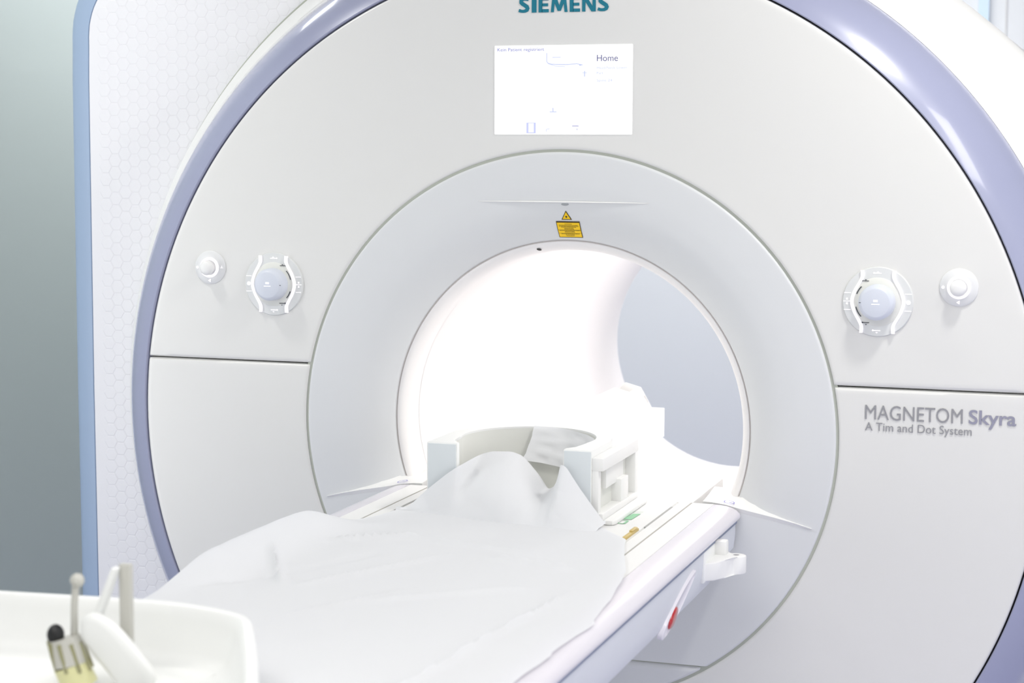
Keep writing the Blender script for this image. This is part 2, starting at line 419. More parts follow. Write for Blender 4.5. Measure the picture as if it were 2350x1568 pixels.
for a, r in zip(angs, ro_):
    d_ = math.degrees(a); d_ = d_ - 360 if d_ > 180 else d_
    k_ = sm((106 - d_) / 16) * sm((d_ + 92) / 16)
    R1 = 1.078 + (max(r, 1.10) - 1.078) * k_; y1 = 0.215 + 0.045 * k_
    pr = [(1.0115, 0.10), (1.0125, 0.0965), (1.016, 0.097)] + arc_prof((1.016, 0.097), (R1 - 0.0005, y1), 0.006 + 0.016 * k_, 14) + [(R1, y1 + 0.01), (R1, y1 + 0.06)]
    rows.append([bm.verts.new((q * math.cos(a), y, q * math.sin(a))) for q, y in pr])
for a, b in zip(rows, rows[1:] + rows[:1]):
    for k in range(len(a) - 1): bm.faces.new((a[k], a[k + 1], b[k + 1], b[k]))
build('white_skirt', bm, m_white, mri, angle=50)
bm = bmesh.new(); rows = []
for k in range(161):
    a = math.radians(103 + k); rows.append([bm.verts.new((q * math.cos(a), y, q * math.sin(a))) for q, y in ((1.070, 0.222), (1.0825, 0.2185), (1.0825, 0.24))])
for a, b in zip(rows, rows[1:]):
    for k in range(2): bm.faces.new((a[k], a[k + 1], b[k + 1], b[k]))
build('skirt_gasket', bm, m_gasket, mri)
edge_strip('cover_edge', m_blue, bmid, math.radians(222), 0.056)
bm = bmesh.new()
rows = [[bm.verts.new(((max(r, 1.075) + e) * math.cos(a), y, (max(r, 1.075) + e) * math.sin(a))) for a, r in zip(angs, ro_)] for e, y in ((-0.006, 0.29), (-0.006, 1.70), (-0.03, 1.73))]
inn = [bm.verts.new((0.45 * math.cos(a), 1.73, 0.45 * math.sin(a))) for a in angs]
rows.append(inn)
for a, b in zip(rows, rows[1:]):
    for k in range(n): bm.faces.new((a[k], a[(k + 1) % n], b[(k + 1) % n], b[k]))
build('magnet_housing', bm, m_white, mri, angle=40)
bm = bmesh.new(); add_box(bm, (-1.10, 0.30, FLOOR), (1.06, 1.65, FLOOR + 0.06)); build('foot_plinth', bm, m_seam, mri, smooth=False)

# screen above the bore
bm = bmesh.new(); add_box(bm, (-0.1375, -0.0022, 0.5805), (0.1430, 0.004, 0.7535), 0.0015)
scr = build('display_screen', bm, m_screen, mri, angle=30); scr['label'] = 'brightly lit white screen'
def stext(body, x0, x1, z, h, m, bold=0.0): build('screen_text', text_bm(body, x0, x1, z, h, 0.0003, bold, -0.0023), m, scr, smooth=False)
stext('Kein Patient registriert', -0.131, -0.035, 0.7425, 0.0065, m_stext)
stext('Home', 0.072, 0.114, 0.7215, 0.0125, m_sdark)
stext('Head/Neck Lower', 0.072, 0.133, 0.7065, 0.0048, m_spale)
stext('Part', 0.072, 0.085, 0.6965, 0.0048, m_spale)
stext('Spine 24', 0.072, 0.103, 0.6825, 0.0048, m_spale)
def icon(polys, m, y=-0.0026):
    bm = bmesh.new()
    for P in polys: bm.faces.new([bm.verts.new((x, y, z)) for x, z in P])
    return build('screen_icon', bm, m, scr, smooth=False)
def ribbon(pts, w):
    out = []
    for (a, b), (c, d) in zip(pts, pts[1:]):
        L = math.hypot(c - a, d - b); nx, nz = -(d - b) / L * w / 2, (c - a) / L * w / 2
        out.append([(a + nx, b + nz), (c + nx, d + nz), (c - nx, d - nz), (a - nx, b - nz)])
    return out
curve = [(-0.0295, 0.738), (-0.0295, 0.722), (-0.027, 0.7185), (-0.02, 0.7165), (0.01, 0.7155), (0.032, 0.7168), (0.043, 0.7145)]
icon(ribbon(curve, 0.0016) + [[(0.036, 0.7165), (0.045, 0.7145), (0.037, 0.7125)]], m_spale)
icon(ribbon([(-0.027, 0.7175), (-0.010, 0.7125), (0.008, 0.7115)], 0.0009), m_spale)
icon(ribbon([(-0.018, 0.7295), (-0.001, 0.7295)], 0.0012), m_spale)
icon(ribbon([(0.0475, 0.692), (0.0475, 0.703)], 0.002) + ribbon([(0.043, 0.699), (0.052, 0.699)], 0.0012), m_spale)
icon(ribbon([(-0.016, 0.624), (-0.0165, 0.632)], 0.002) + ribbon([(-0.023, 0.6245), (-0.009, 0.6245)], 0.0016), m_spale)
bx0, bx1, bz0, bz1 = -0.0705, -0.0515, 0.5830, 0.6035
icon([[(bx0, bz0), (bx0 + 0.004, bz0), (bx0 + 0.004, bz1), (bx0, bz1)], [(bx1 - 0.004, bz0), (bx1, bz0), (bx1, bz1), (bx1 - 0.004, bz1)],
      [(bx0, bz0), (bx1, bz0), (bx1, bz0 + 0.0016), (bx0, bz0 + 0.0016)], [(bx0, bz1 - 0.001), (bx1, bz1 - 0.001), (bx1, bz1), (bx0, bz1)]], mat('screen_blue_frame', (0.02, 0.02, 0.02, 1), 0.5, emit=(0.62, 0.66, 0.98, 1), estr=1.0))
icon(ribbon([(-0.030, 0.586), (-0.030, 0.5905), (-0.023, 0.5915)], 0.001), m_spale)
icon(ribbon([(0.023, 0.597), (0.036, 0.597)], 0.0012) + ribbon([(0.033, 0.589), (0.033, 0.592)], 0.001), m_stext)

# lettering
def strokes(bm, pts, w, y0=-0.0003, y1=-0.0012):
    """one even-width stroke with mitred joints as a raised slab"""
    n = len(pts); Lf, Rg = [], []
    for k in range(n):
        a = Vector(pts[max(k - 1, 0)]); b = Vector(pts[min(k + 1, n - 1)]); p = Vector(pts[k])
        d1 = (p - a).normalized() if k else (b - p).normalized(); d2 = (b - p).normalized() if k < n - 1 else d1
        t = (d1 + d2).normalized(); nn = Vector((-t.y, t.x)); ww = w[k] if isinstance(w, (list, tuple)) else w
        m_ = ww / 2 / max(0.5, nn.dot(Vector((-d1.y, d1.x))))
        Lf.append(p + nn * m_); Rg.append(p - nn * m_)
    add_prism(bm, [(p.x, p.y) for p in Lf] + [(p.x, p.y) for p in reversed(Rg)], y0, y1)
def maker(x0, z0, h, total):
    cw = {'S': 0.60, 'I': 0.26, 'E': 0.56, 'M': 0.92, 'N': 0.74}; word = 'SIEMENS'; gap = 0.115
    k_ = total / (h * (sum(cw[c] for c in word) + gap * (len(word) - 1))); x = x0; bm = bmesh.new()
    T = 0.265 * h
    for c in word:
        w = cw[c] * h * k_
        X = lambda u, w=w, x=x: x + u * w
        Z = lambda v: z0 + v * h
        if c == 'I': add_prism(bm, [(x, Z(0)), (x + w, Z(0)), (x + w, Z(1)), (x, Z(1))], -0.0003, -0.0012)
        if c == 'E':
            add_prism(bm, [(x, Z(0)), (x + T, Z(0)), (x + T, Z(1)), (x, Z(1))], -0.0003, -0.0012)
            for v0, v1, e in ((0, 0.21, 1), (0.40, 0.59, 0.93), (0.79, 1, 0.98)): add_prism(bm, [(x + T * 0.9, Z(v0)), (X(e), Z(v0)), (X(e), Z(v1)), (x + T * 0.9, Z(v1))], -0.0003, -0.0012)
        if c == 'N':
            tt = T * 0.86
            for a_ in (x, x + w - tt): add_prism(bm, [(a_, Z(0)), (a_ + tt, Z(0)), (a_ + tt, Z(1)), (a_, Z(1))], -0.0003, -0.0012)
            add_prism(bm, [(x, Z(1)), (x + T * 1.15, Z(1)), (x + w, Z(0)), (x + w - T * 1.15, Z(0))], -0.0003, -0.00121)
        if c == 'M':
            tt = T * 0.80
            for a_, b_ in ((x, x + w * 0.09), (x + w - tt, x + w - tt - w * 0.09)): add_prism(bm, [(a_, Z(0)), (a_ + tt, Z(0)), (b_ + tt * 0.9, Z(1)), (b_ + tt * 0.0, Z(1))], -0.0003, -0.0012)
            add_prism(bm, [(X(0.09), Z(1)), (X(0.09) + T * 1.1, Z(1)), (X(0.5) + T * 0.42, Z(0.08)), (X(0.5) - T * 0.42, Z(0.08))], -0.0003, -0.00121)
            add_prism(bm, [(X(0.91) - T * 1.1, Z(1)), (X(0.91), Z(1)), (X(0.5) + T * 0.42, Z(0.08)), (X(0.5) - T * 0.42, Z(0.08))], -0.0003, -0.00122)
        if c == 'S':
            P = [(0.88, 0.865), (0.70, 0.90), (0.50, 0.905), (0.30, 0.87), (0.205, 0.79), (0.215, 0.68), (0.34, 0.59), (0.56, 0.485), (0.74, 0.39), (0.80, 0.28), (0.745, 0.175), (0.58, 0.11), (0.38, 0.095), (0.20, 0.11), (0.0, 0.16)]
            strokes(bm, [(X(u * 1.0), Z(v)) for u, v in P], [T * q for q in (0.78, 0.74, 0.72, 0.78, 0.9, 0.98, 1.0, 1.0, 1.0, 0.98, 0.9, 0.78, 0.72, 0.74, 0.8)])
        x += w + gap * h * k_
    return bm
build('maker_lettering', maker(-0.0875, 0.8165, 0.0290, 0.1825), m_teal, mri, smooth=False)['label'] = 'bold teal lettering'
build('model_lettering', text_bm('MAGNETOM', 0.6005, 0.7795, 0.0500, 0.0285, 0.0006, -0.004), m_print, mri, smooth=False)
build('model_lettering', text_bm('Skyra', 0.7905, 0.8755, 0.0500, 0.0280, 0.0006, 0.014), m_printb, mri, smooth=False)
build('model_lettering', text_bm('A Tim and Dot System', 0.6010, 0.7965, 0.0285, 0.0165, 0.0006, -0.004), m_print, mri, smooth=False)

# laser ledge and warning labels above the bore
fy = lambda x, z: fun(math.hypot(x, z), x, z)
bm = bmesh.new(); N = 48
vs = []
for k in range(N + 1):
    x = -0.172 + 0.350 * k / N; t = 1 - abs(2 * k / N - 1) ** 2; h = 0.0003 + 0.0016 * t; d = 0.0002 + 0.004 * t
    z = 0.4490; vs.append([bm.verts.new((x, fy(x, z + h) - 0.0005, z + h)), bm.verts.new((x, fy(x, z) - d, z)), bm.verts.new((x, fy(x, z - 0.001) - d, z - 0.001)), bm.verts.new((x, fy(x, z - 0.0012) + 0.001, z - 0.0012))])
for a, b in zip(vs, vs[1:]):
    for k in range(3): bm.faces.new((a[k], a[k + 1], b[k + 1], b[k]))
build('laser_ledge', bm, m_white, mri)
bm = bmesh.new()
bm.faces.new([bm.verts.new((0.006 + 0.008 * math.cos(a), fy(0.006, 0.444) - 0.0006, 0.4445 + 0.0028 * math.sin(a))) for a in [2 * PI * k / 20 for k in range(20)]])
build('laser_aperture', bm, mat('grey_aperture', srgb(168, 172, 176), 0.3), mri)
def on_fun(x, z, d): return (x, fy(x, z) - d, z)
def patch(bm, P, d, nsub=8):
    """four-cornered patch laid on the funnel surface"""
    def f(u, v):
        x = (P[0][0] * (1 - u) + P[1][0] * u) * (1 - v) + (P[3][0] * (1 - u) + P[2][0] * u) * v
        z = (P[0][1] * (1 - u) + P[1][1] * u) * (1 - v) + (P[3][1] * (1 - u) + P[2][1] * u) * v
        return on_fun(x, z, d)
    grid(bm, f, nsub, nsub)
def tri(bm, P, d): bm.faces.new([bm.verts.new(on_fun(x, z, d)) for x, z in P])
bm = bmesh.new(); tri(bm, [(-0.0042, 0.4138), (0.0172, 0.4138), (0.0065, 0.4318)], 0.0012)
wl = build('warning_triangle', bm, m_brown, mri, smooth=False)
bm = bmesh.new(); tri(bm, [(-0.0018, 0.4152), (0.0148, 0.4152), (0.0065, 0.4292)], 0.0016); build('yellow_field', bm, m_yel, wl, smooth=False)
bm = bmesh.new()
for k in range(8):
    a = k * PI / 4; L = 0.0036 if k % 2 == 0 else 0.003
    tri(bm, [(0.0065 - 0.0005 * math.sin(a), 0.4196 + 0.0005 * math.cos(a)), (0.0065 + 0.0005 * math.sin(a), 0.4196 - 0.0005 * math.cos(a)), (0.0065 + L * math.cos(a), 0.4196 + L * math.sin(a))], 0.0019)
bm.faces.new([bm.verts.new(on_fun(0.0065 + 0.0016 * math.cos(a), 0.4196 + 0.0016 * math.sin(a), 0.002)) for a in [2 * PI * k / 12 for k in range(12)]])
tri(bm, [(0.0065, 0.4199), (0.0065, 0.4193), (0.0125, 0.4196)], 0.0019); build('laser_symbol', bm, m_black, wl, smooth=False)
L0, L1, LZ0, LZ1 = -0.0165, 0.0325, 0.3775, 0.4105
bm = bmesh.new(); patch(bm, [(L0, LZ0), (L1, LZ0), (L1, LZ1), (L0, LZ1)], 0.0012)
wl2 = build('warning_label', bm, m_brown, mri)
bm = bmesh.new(); patch(bm, [(L0 + 0.0012, LZ0 + 0.0012), (L1 - 0.0012, LZ0 + 0.0012), (L1 - 0.0012, LZ1 - 0.0026), (L0 + 0.0012, LZ1 - 0.0026)], 0.0016); build('yellow_field', bm, m_yel, wl2)
bm = bmesh.new(); rr = random.Random(5)
lines = [(0.16, .35, .65), (0.24, .10, .90), (0.30, .10, .92), (0.36, .18, .82), (0.42, .30, .70), (0.48, .30, .70), (0.56, .08, .95), (0.62, .30, .70), (0.68, .28, .72), (0.77, .12, .9), (0.83, .30, .68), (0.89, .32, .66)]
for t, a, b in lines:                                          # rows of tiny illegible print
    z = LZ1 - (LZ1 - LZ0) * t; x = L0 + (L1 - L0) * a; xe = L0 + (L1 - L0) * b
    while x < xe:
        w = rr.uniform(0.0008, 0.003); patch(bm, [(x, z - 0.00042), (min(x + w, xe), z - 0.00042), (min(x + w, xe), z + 0.00042), (x, z + 0.00042)], 0.0019, 1); x += w + 0.0005
for t in (0.53, 0.735):
    z = LZ1 - (LZ1 - LZ0) * t; patch(bm, [(L0 + 0.001, z - 0.00018), (L1 - 0.001, z - 0.00018), (L1 - 0.001, z + 0.00018), (L0 + 0.001, z + 0.00018)], 0.0018, 6)
build('label_print', bm, m_brown, wl2, smooth=False)
bm = bmesh.new()                                               # small sensor hole under the top of the lip
add_lathe(bm, [(0.0001, 0.0), (0.0052, 0.0)], 20)
for v in bm.verts: v.co = Vector((-0.065 + v.co.x, 0.0645 + v.co.z * 0.86, 0.3512 - v.co.z * 0.48))
o = build('sensor_hole', bm, m_black, mri)

# control dials: cap is a sub-part of the round base plate
def disc_prof(bm, cx, cz, prof, n=64): 
    rows = add_lathe(bm, prof, n, cx, cz); cap(bm, rows[-1]); return rows
def flat_polys(name, polys, m, parent, y):
    bm = bmesh.new()
    for P in polys: bm.faces.new([bm.verts.new((x, y, z)) for x, z in P])
    return build(name, bm, m, parent, smooth=False)
def arc_poly(cx, cz, r0, r1, a0, a1, n=14):
    A = [a0 + (a1 - a0) * k / n for k in range(n + 1)]
    return [[(cx + r0 * math.cos(a), cz + r0 * math.sin(a)), (cx + r1 * math.cos(a), cz + r1 * math.sin(a)), (cx + r1 * math.cos(b), cz + r1 * math.sin(b)), (cx + r0 * math.cos(b), cz + r0 * math.sin(b))] for a, b in zip(A, A[1:])]
def lying_figure(cx, cz, s, flip=1, arrow=1):
    P = [[(cx - 0.007 * s, cz), (cx + 0.006 * s, cz), (cx + 0.006 * s, cz + 0.0016 * s), (cx - 0.007 * s, cz + 0.0016 * s)]]
    P.append([(cx - 0.003 * s, cz + 0.0022 * s * arrow), (cx + 0.002 * s, cz + 0.0022 * s * arrow), (cx - 0.0005 * s, cz + 0.0045 * s * arrow)])
    P += arc_poly(cx + flip * 0.0078 * s, cz + 0.0010 * s, 0.0, 0.0017 * s, 0, 2 * PI, 8)
    return P
def dial(cx, cz, flip):
    bm = bmesh.new(); disc_prof(bm, cx, cz, [(0.0655, 0.002), (0.0655, -0.002), (0.064, -0.004), (0.050, -0.0048)])
    base = build('control_dial', bm, mat('dial_base_white', srgb(222, 224, 224), 0.4), mri, angle=40)
    bm = bmesh.new()                                           # recessed cup with a shallow cone wall
    disc_prof(bm, cx, cz, [(0.0455, -0.0049), (0.044, -0.0062), (0.031, -0.0068)]); build('dial_seat', bm, m_beige, base, angle=40)
    bm = bmesh.new(); disc_prof(bm, cx, cz, [(0.0335, -0.006), (0.0330, -0.026), (0.0315, -0.030), (0.0270, -0.0345), (0.0255, -0.0350)]); k = build('dial_knob', bm, m_knob, base, angle=40)
    flat_polys('dial_mark', [[(cx - 0.004, cz + 0.002), (cx + 0.004, cz + 0.002), (cx + 0.004, cz + 0.006), (cx - 0.004, cz + 0.006)], [(cx - 0.0075, cz - 0.003), (cx + 0.0075, cz - 0.003), (cx + 0.0075, cz - 0.0015), (cx - 0.0075, cz - 0.0015)]], m_strip, base, -0.0352)
    for s in (-1, 1):                                          # lit strips bowing round the knob
        pts = [(0.0295, 0.0585), (0.0290, 0.047), (0.0325, 0.038), (0.0415, 0.022), (0.0465, 0.008), (0.0475, 0), (0.0465, -0.008), (0.0415, -0.022), (0.0325, -0.038), (0.0290, -0.047), (0.0295, -0.0585)]
        fine = []
        for k in range(len(pts) - 1):
            for q in range(4):
                t = k + q / 4; i0 = int(t); 
                p = [pts[max(0, min(len(pts) - 1, i0 + d))] for d in (-1, 0, 1, 2)]; f = t - i0
                fine.append(tuple(0.5 * (2 * p[1][c] + (p[2][c] - p[0][c]) * f + (2 * p[0][c] - 5 * p[1][c] + 4 * p[2][c] - p[3][c]) * f * f + (3 * p[1][c] - p[0][c] - 3 * p[2][c] + p[3][c]) * f ** 3) for c in (0, 1)))
        fine.append(pts[-1]); bm = bmesh.new(); rows = []
        for x, z in fine: rows.append([bm.verts.new((cx + s * (x + e * 0.0031), -0.0065 - h, cz + z)) for e, h in ((-1, -0.004), (-1, 0.001), (-0.5, 0.002), (0.5, 0.002), (1, 0.001), (1, -0.004))])
        for a, b in zip(rows, rows[1:]):
            for k in range(5): bm.faces.new((a[k], a[k + 1], b[k + 1], b[k]))
        build('light_strip', bm, m_strip, base, angle=60)
    for z_, ar in ((0.0525, 1), (-0.0545, -1)): flat_polys('lit_symbol', lying_figure(cx, cz + z_, 1.0, flip, ar), m_strip, base, -0.0053)
    lit = [[(cx + flip * x0, cz + z0), (cx + flip * x1, cz + z0), (cx + flip * x1, cz + z1), (cx + flip * x0, cz + z1)] for x0, x1, z0, z1 in
            ((0.050, 0.0625, 0.0153, 0.0163), (0.050, 0.0625, -0.0163, -0.0153), (0.0505, 0.0635, -0.0006, 0.0006), (0.0555, 0.0585, 0.0025, 0.006), (0.0555, 0.0585, -0.006, -0.0025),
             (-0.0625, -0.050, 0.0153, 0.0163), (-0.0625, -0.050, -0.0163, -0.0153))]
    for P in lit: flat_polys('lit_mark', [P], m_strip, base, -0.0053)
    flat_polys('home_symbol', arc_poly(cx - flip * 0.0565, cz, 0.0, 0.0042, 0, 2 * PI, 10), m_strip, base, -0.0053)
    flat_polys('printed_symbol', lying_figure(cx + flip * 0.022, cz + 0.038, 0.9, flip, 1), m_mark, base, -0.0072)
    flat_polys('printed_symbol', lying_figure(cx + flip * 0.020, cz - 0.040, 0.9, flip, -1), m_mark, base, -0.0072)
    aa = 0 if flip > 0 else PI
    flat_polys('printed_arc', arc_poly(cx, cz, 0.0402, 0.0420, aa + 0.25, aa + 0.75), m_mark, base, -0.0072)
    flat_polys('printed_arc', arc_poly(cx, cz, 0.0402, 0.0422, aa - 0.75, aa - 0.35), m_mark, base, -0.0072)
    flat_polys('knob_notch', [[(cx + flip * 0.0272, cz - 0.0006), (cx + flip * 0.0305, cz - 0.0006), (cx + flip * 0.0305, cz + 0.0006), (cx + flip * 0.0272, cz + 0.0006)]], m_mark, base, -0.0322 - 0.0022)
    base['label'] = 'round control with lit bowed strips'
    return base
dial(-0.6195, 0.2720, 1); dial(0.6195, 0.2715, -1)
def stick(cx, cz, flip):
    bm = bmesh.new(); disc_prof(bm, cx, cz, [(0.0355, 0.002), (0.0350, -0.002), (0.033, -0.0035), (0.022, -0.0055)])
    base = build('push_control', bm, mat('control_base_white', srgb(226, 227, 228), 0.4), mri, angle=40)
    bm = bmesh.new(); add_lathe(bm, [(0.0158, -0.005), (0.0163, -0.0085), (0.0208, -0.0085), (0.0215, -0.005)], 48, cx, cz); build('light_ring', bm, m_strip, base, angle=60)
    bm = bmesh.new(); disc_prof(bm, cx, cz, [(0.0125, -0.004), (0.0125, -0.012), (0.0150, -0.0150), (0.0152, -0.0200), (0.0140, -0.0232), (0.0110, -0.0255), (0.0060, -0.0268)], 40)
    build('push_knob', bm, m_white, base, angle=50)
    flat_polys('arrow_symbol', [[(cx - 0.004, cz - 0.0275), (cx + 0.002, cz - 0.0235), (cx + 0.002, cz - 0.031)]], m_strip, base, -0.0052)
    flat_polys('lamp_symbol', arc_poly(cx - 0.0285, cz, 0, 0.003, 0, 2 * PI, 8), m_strip, base, -0.0052)
    if flip > 0: flat_polys('fan_symbol', [[(cx + 0.024, cz - 0.001), (cx + 0.0325, cz - 0.001), (cx + 0.0285, cz + 0.0005), (cx + 0.0285, cz + 0.004), (cx + 0.0272, cz + 0.004), (cx + 0.0272, cz + 0.0005)]], m_strip, base, -0.0052)
    base['label'] = 'small round control with a stubby knob'
stick(-0.7665, 0.3030, 1); stick(0.7665, 0.3020, -1)

# ------------------------------------------------------------------ patient table
tab = thing('patient_table', 'long white patient table running out of the scanner bore', 'table', (0, -1.0, FLOOR))
Y0 = -2.15
bm = bmesh.new()
add_prism(bm, [(-0.315, -0.130), (-0.273, -0.130), (-0.2715, -0.133), (-0.2700, -0.130), (-0.2475, -0.130), (-0.2460, -0.1345), (-0.2435, -0.1345), (-0.2420, -0.1305), (0.2420, -0.1305), (0.2435, -0.1345), (0.2460, -0.1345), (0.2475, -0.130), (0.2700, -0.130), (0.2715, -0.133), (0.273, -0.130), (0.315, -0.130), (0.315, -0.175), (-0.315, -0.175)], Y0, -0.006)
build('tabletop', bm, m_white, tab, angle=30)
bm = bmesh.new(); add_prism(bm, [(-0.272, -0.006), (0.272, -0.006), (0.270, 0.28), (0.245, 0.36), (0.17, 0.45), (0.06, 0.50), (-0.06, 0.50), (-0.17, 0.45), (-0.245, 0.36), (-0.270, 0.28)], -0.172, -0.1300, 'z', 0.004); build('tabletop_extension', bm, m_white, tab)
for s in (-1, 1):
    bm = bmesh.new()
    prof = [(0.3155, -0.1302), (0.328, -0.1306), (0.340, -0.1322), (0.351, -0.1350), (0.360, -0.1395), (0.3655, -0.1452), (0.3672, -0.1505), (0.3655, -0.1550), (0.358, -0.1570), (0.3155, -0.1570)]
    add_prism(bm, [(s * x, z) for x, z in prof], Y0, -0.006); build('edge_rail', bm, m_rail, tab, angle=50)
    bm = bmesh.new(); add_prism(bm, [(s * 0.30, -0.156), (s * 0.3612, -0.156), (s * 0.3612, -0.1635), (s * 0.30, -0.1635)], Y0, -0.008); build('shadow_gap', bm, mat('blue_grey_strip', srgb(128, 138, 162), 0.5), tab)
    bm = bmesh.new()
    add_prism(bm, [(s * x, z) for x, z in [(0.30, -0.161), (0.3590, -0.161), (0.3585, -0.185), (0.3555, -0.212), (0.3500, -0.236), (0.3440, -0.2475), (0.332, -0.254), (0.28, -0.262), (0.05, -0.275), (0.05, -0.20)]], Y0, -0.17)
    add_prism(bm, [(s * x, z) for x, z in [(0.30, -0.161), (0.3590, -0.161), (0.3585, -0.185), (0.3555, -0.212), (0.345, -0.226), (0.30, -0.232)]], -0.171, -0.010)
    build('side_panel', bm, mat('side_panel_grey', srgb(216, 219, 226), 0.4), tab, angle=30)
    for x in (0.2448,):                                        # dark inlaid strip of the accessory rail
        bm = bmesh.new(); add_box(bm, (s * x - 0.0022, -0.262, -0.1338), (s * x + 0.0022, -0.060, -0.1300)); build('rail_strip', bm, mat('grey_inlay', srgb(172, 172, 170), 0.6), tab)
        bm = bmesh.new(); add_box(bm, (s * 0.2715 - 0.0013, Y0, -0.1325), (s * 0.2715 + 0.0013, -0.008, -0.1296)); build('rail_line', bm, mat('grey_line', srgb(175, 172, 165), 0.6), tab)
bm = bmesh.new(); add_box(bm, (0.2335, -0.385, -0.1335), (0.2415, -0.292, -0.1255), 0.002); add_box(bm, (0.234, -0.335, -0.126), (0.241, -0.300, -0.1225), 0.0015); o = build('rail_latch', bm, m_ochre, tab); o['label'] = 'ochre latch'
bm = bmesh.new()
for P in ribbon([(0.186, -0.245), (0.2005, -0.247), (0.2005, -0.218), (0.191, -0.214)], 0.0045) + ribbon([(0.186, -0.236), (0.186, -0.150), (0.190, -0.133), (0.206, -0.128)], 0.0015) + [[(0.187, -0.205), (0.204, -0.207), (0.206, -0.146), (0.192, -0.150)]][:1]:
    bm.faces.new([bm.verts.new((x, y, -0.1297)) for x, y in P])
o = build('position_mark', bm, m_green, tab, smooth=False); o['label'] = 'pale green printed mark'
# oval release with red lens on the right side panel
ax = Vector((-0.011, -0.201, -0.074)).normalized(); nrm = Vector((0.985, 0, -0.20)).normalized(); bt = ax.cross(nrm).normalized(); C0 = Vector((0.3530, -0.4445, -0.2130))
bm = bmesh.new(); n = 48
def oval(s_, h): return [bm.verts.new(C0 + ax * (0.106 * s_ * math.cos(a) + 0.012 * s_ * math.cos(a) ** 2) + bt * (0.0185 * s_ * math.sin(a) * (1 + 0.35 * math.cos(a))) + nrm * h) for a in [2 * PI * k / n for k in range(n)]]
lv = [oval(1.0, -0.004), oval(1.0, 0.0045), oval(0.95, 0.0058), oval(0.88, 0.0044)]
for a, b in zip(lv, lv[1:]):
    for k in range(n): bm.faces.new((a[k], a[(k + 1) % n], b[(k + 1) % n], b[k]))
bm.faces.new(lv[-1]); rel = build('release_handle', bm, mat('pale_lilac_plastic', srgb(230, 227, 235), 0.35), tab, angle=50)
bm = bmesh.new(); n = 24
def lens(s_, h): return [bm.verts.new(C0 + ax * (0.056 + 0.026 * s_ * math.cos(a)) + bt * (0.0165 * s_ * math.sin(a)) * (1 if math.cos(a) < 0 else 0.92) + nrm * h) for a in [2 * PI * k / n for k in range(n)]]
lv = [lens(1, 0.003), lens(1, 0.0065), lens(0.85, 0.0085), lens(0.4, 0.0095)]
for a, b in zip(lv, lv[1:]):
    for k in range(n): bm.faces.new((a[k], a[(k + 1) % n], b[(k + 1) % n], b[k]))
bm.faces.new(lv[-1]); o = build('red_lens', bm, m_red, rel, angle=60); o['label'] = 'glossy red lens'
# cable hook bracket near the bore
bm = bmesh.new()
add_box(bm, (0.352, -0.285, -0.222), (0.3605, -0.150, -0.163), 0.003)
hk = build('hook_bracket', bm, m_cream, tab)
bm = bmesh.new()
plan = [(0.358, -0.280), (0.376, -0.268), (0.388, -0.240), (0.3945, -0.215)] + [(0.3985 + 0.0185 * math.cos(a), -0.190 + 0.0185 * math.sin(a)) for a in [math.radians(-90 + k * 20) for k in range(0, 13)]] + [(0.378, -0.160), (0.360, -0.152)]
add_prism(bm, plan, -0.2185, -0.1855, 'z', 0.0025); build('hook_loop', bm, m_white, hk)
bm = bmesh.new(); add_box(bm, (0.359, -0.200, -0.188), (0.3815, -0.176, -0.1600), 0.003); build('hook_post', bm, m_white, hk)
bm = bmesh.new(); add_lathe(bm, [(0.0001, -0.1852), (0.0055, -0.1852)], 20, ax='z', at=(0.3985, -0.190, 0)); build('hook_hole', bm, m_print, hk)
bm = bmesh.new(); add_box(bm, (-0.20, -1.95, -0.80), (0.20, -0.55, -0.262), 0.03, 3); add_box(bm, (-0.30, -2.05, FLOOR), (0.30, -0.45, FLOOR + 0.10), 0.02, 2); add_box(bm, (-0.17, -1.8, FLOOR + 0.09), (0.17, -0.7, -0.79)); build('table_pedestal', bm, m_white, tab)

# ------------------------------------------------------------------ head coil on the table
coil = thing('head_coil', 'white horseshoe-shaped head coil standing on the table before the bore', 'head coil', (-0.013, -0.15, -0.130))
cxx = -0.010
inner = [(cxx - 0.103, -0.28), (cxx - 0.103, -0.268), (cxx - 0.122, -0.250)] + [(cxx + 0.128 * math.cos(a), -0.165 + 0.135 * math.sin(a)) for a in [PI + math.radians(18) - k * math.radians(216) / 40 for k in range(0, 41)]] + [(cxx + 0.122, -0.250), (cxx + 0.104, -0.268), (cxx + 0.104, -0.28)]
outer = [(0.148, -0.28), (0.148, -0.10), (0.138, -0.055), (0.105, -0.030), (0.058, -0.019), (-0.078, -0.019), (-0.128, -0.033), (-0.160, -0.065), (-0.173, -0.12), (-0.173, -0.28)]
outer = [(0.148, -0.28), (0.148, -0.14)] + [(cxx + 0.1585 * math.cos(a), -0.165 + 0.150 * math.sin(a)) for a in [math.radians(12 + k * 156 / 36) for k in range(0, 37)]] + [(-0.173, -0.14), (-0.173, -0.28)]
bm = bmesh.new(); add_prism(bm, inner + outer, -0.128, 0.008, 'z', 0.003, 2)
shell = build('coil_shell', bm, m_cream, coil, angle=40)
bm = bmesh.new(); wv = [(inner[k][0], inner[k][1]) for k in range(2, len(inner) - 2)]
rows = []
for x, y in wv:
    d = Vector((cxx - x, -0.165 - y)); d.normalize()
    rows.append([bm.verts.new((x + d.x * 0.0008, y + d.y * 0.0008, z)) for z in (-0.126, 0.0045)])
for a, b in zip(rows, rows[1:]): bm.faces.new((a[0], a[1], b[1], b[0]))
o = build('coil_lining', bm, m_beige, coil, angle=60); o['label'] = 'pale beige inner lining'
for x0, x1 in ((-0.171, -0.115), (0.0955, 0.1465)):
    bm = bmesh.new(); add_box(bm, (x0, -0.2815, -0.126), (x1, -0.279, 0.005), 0.0008); o = build('front_face', bm, m_trim_grey, coil); o['label'] = 'cool grey front face'
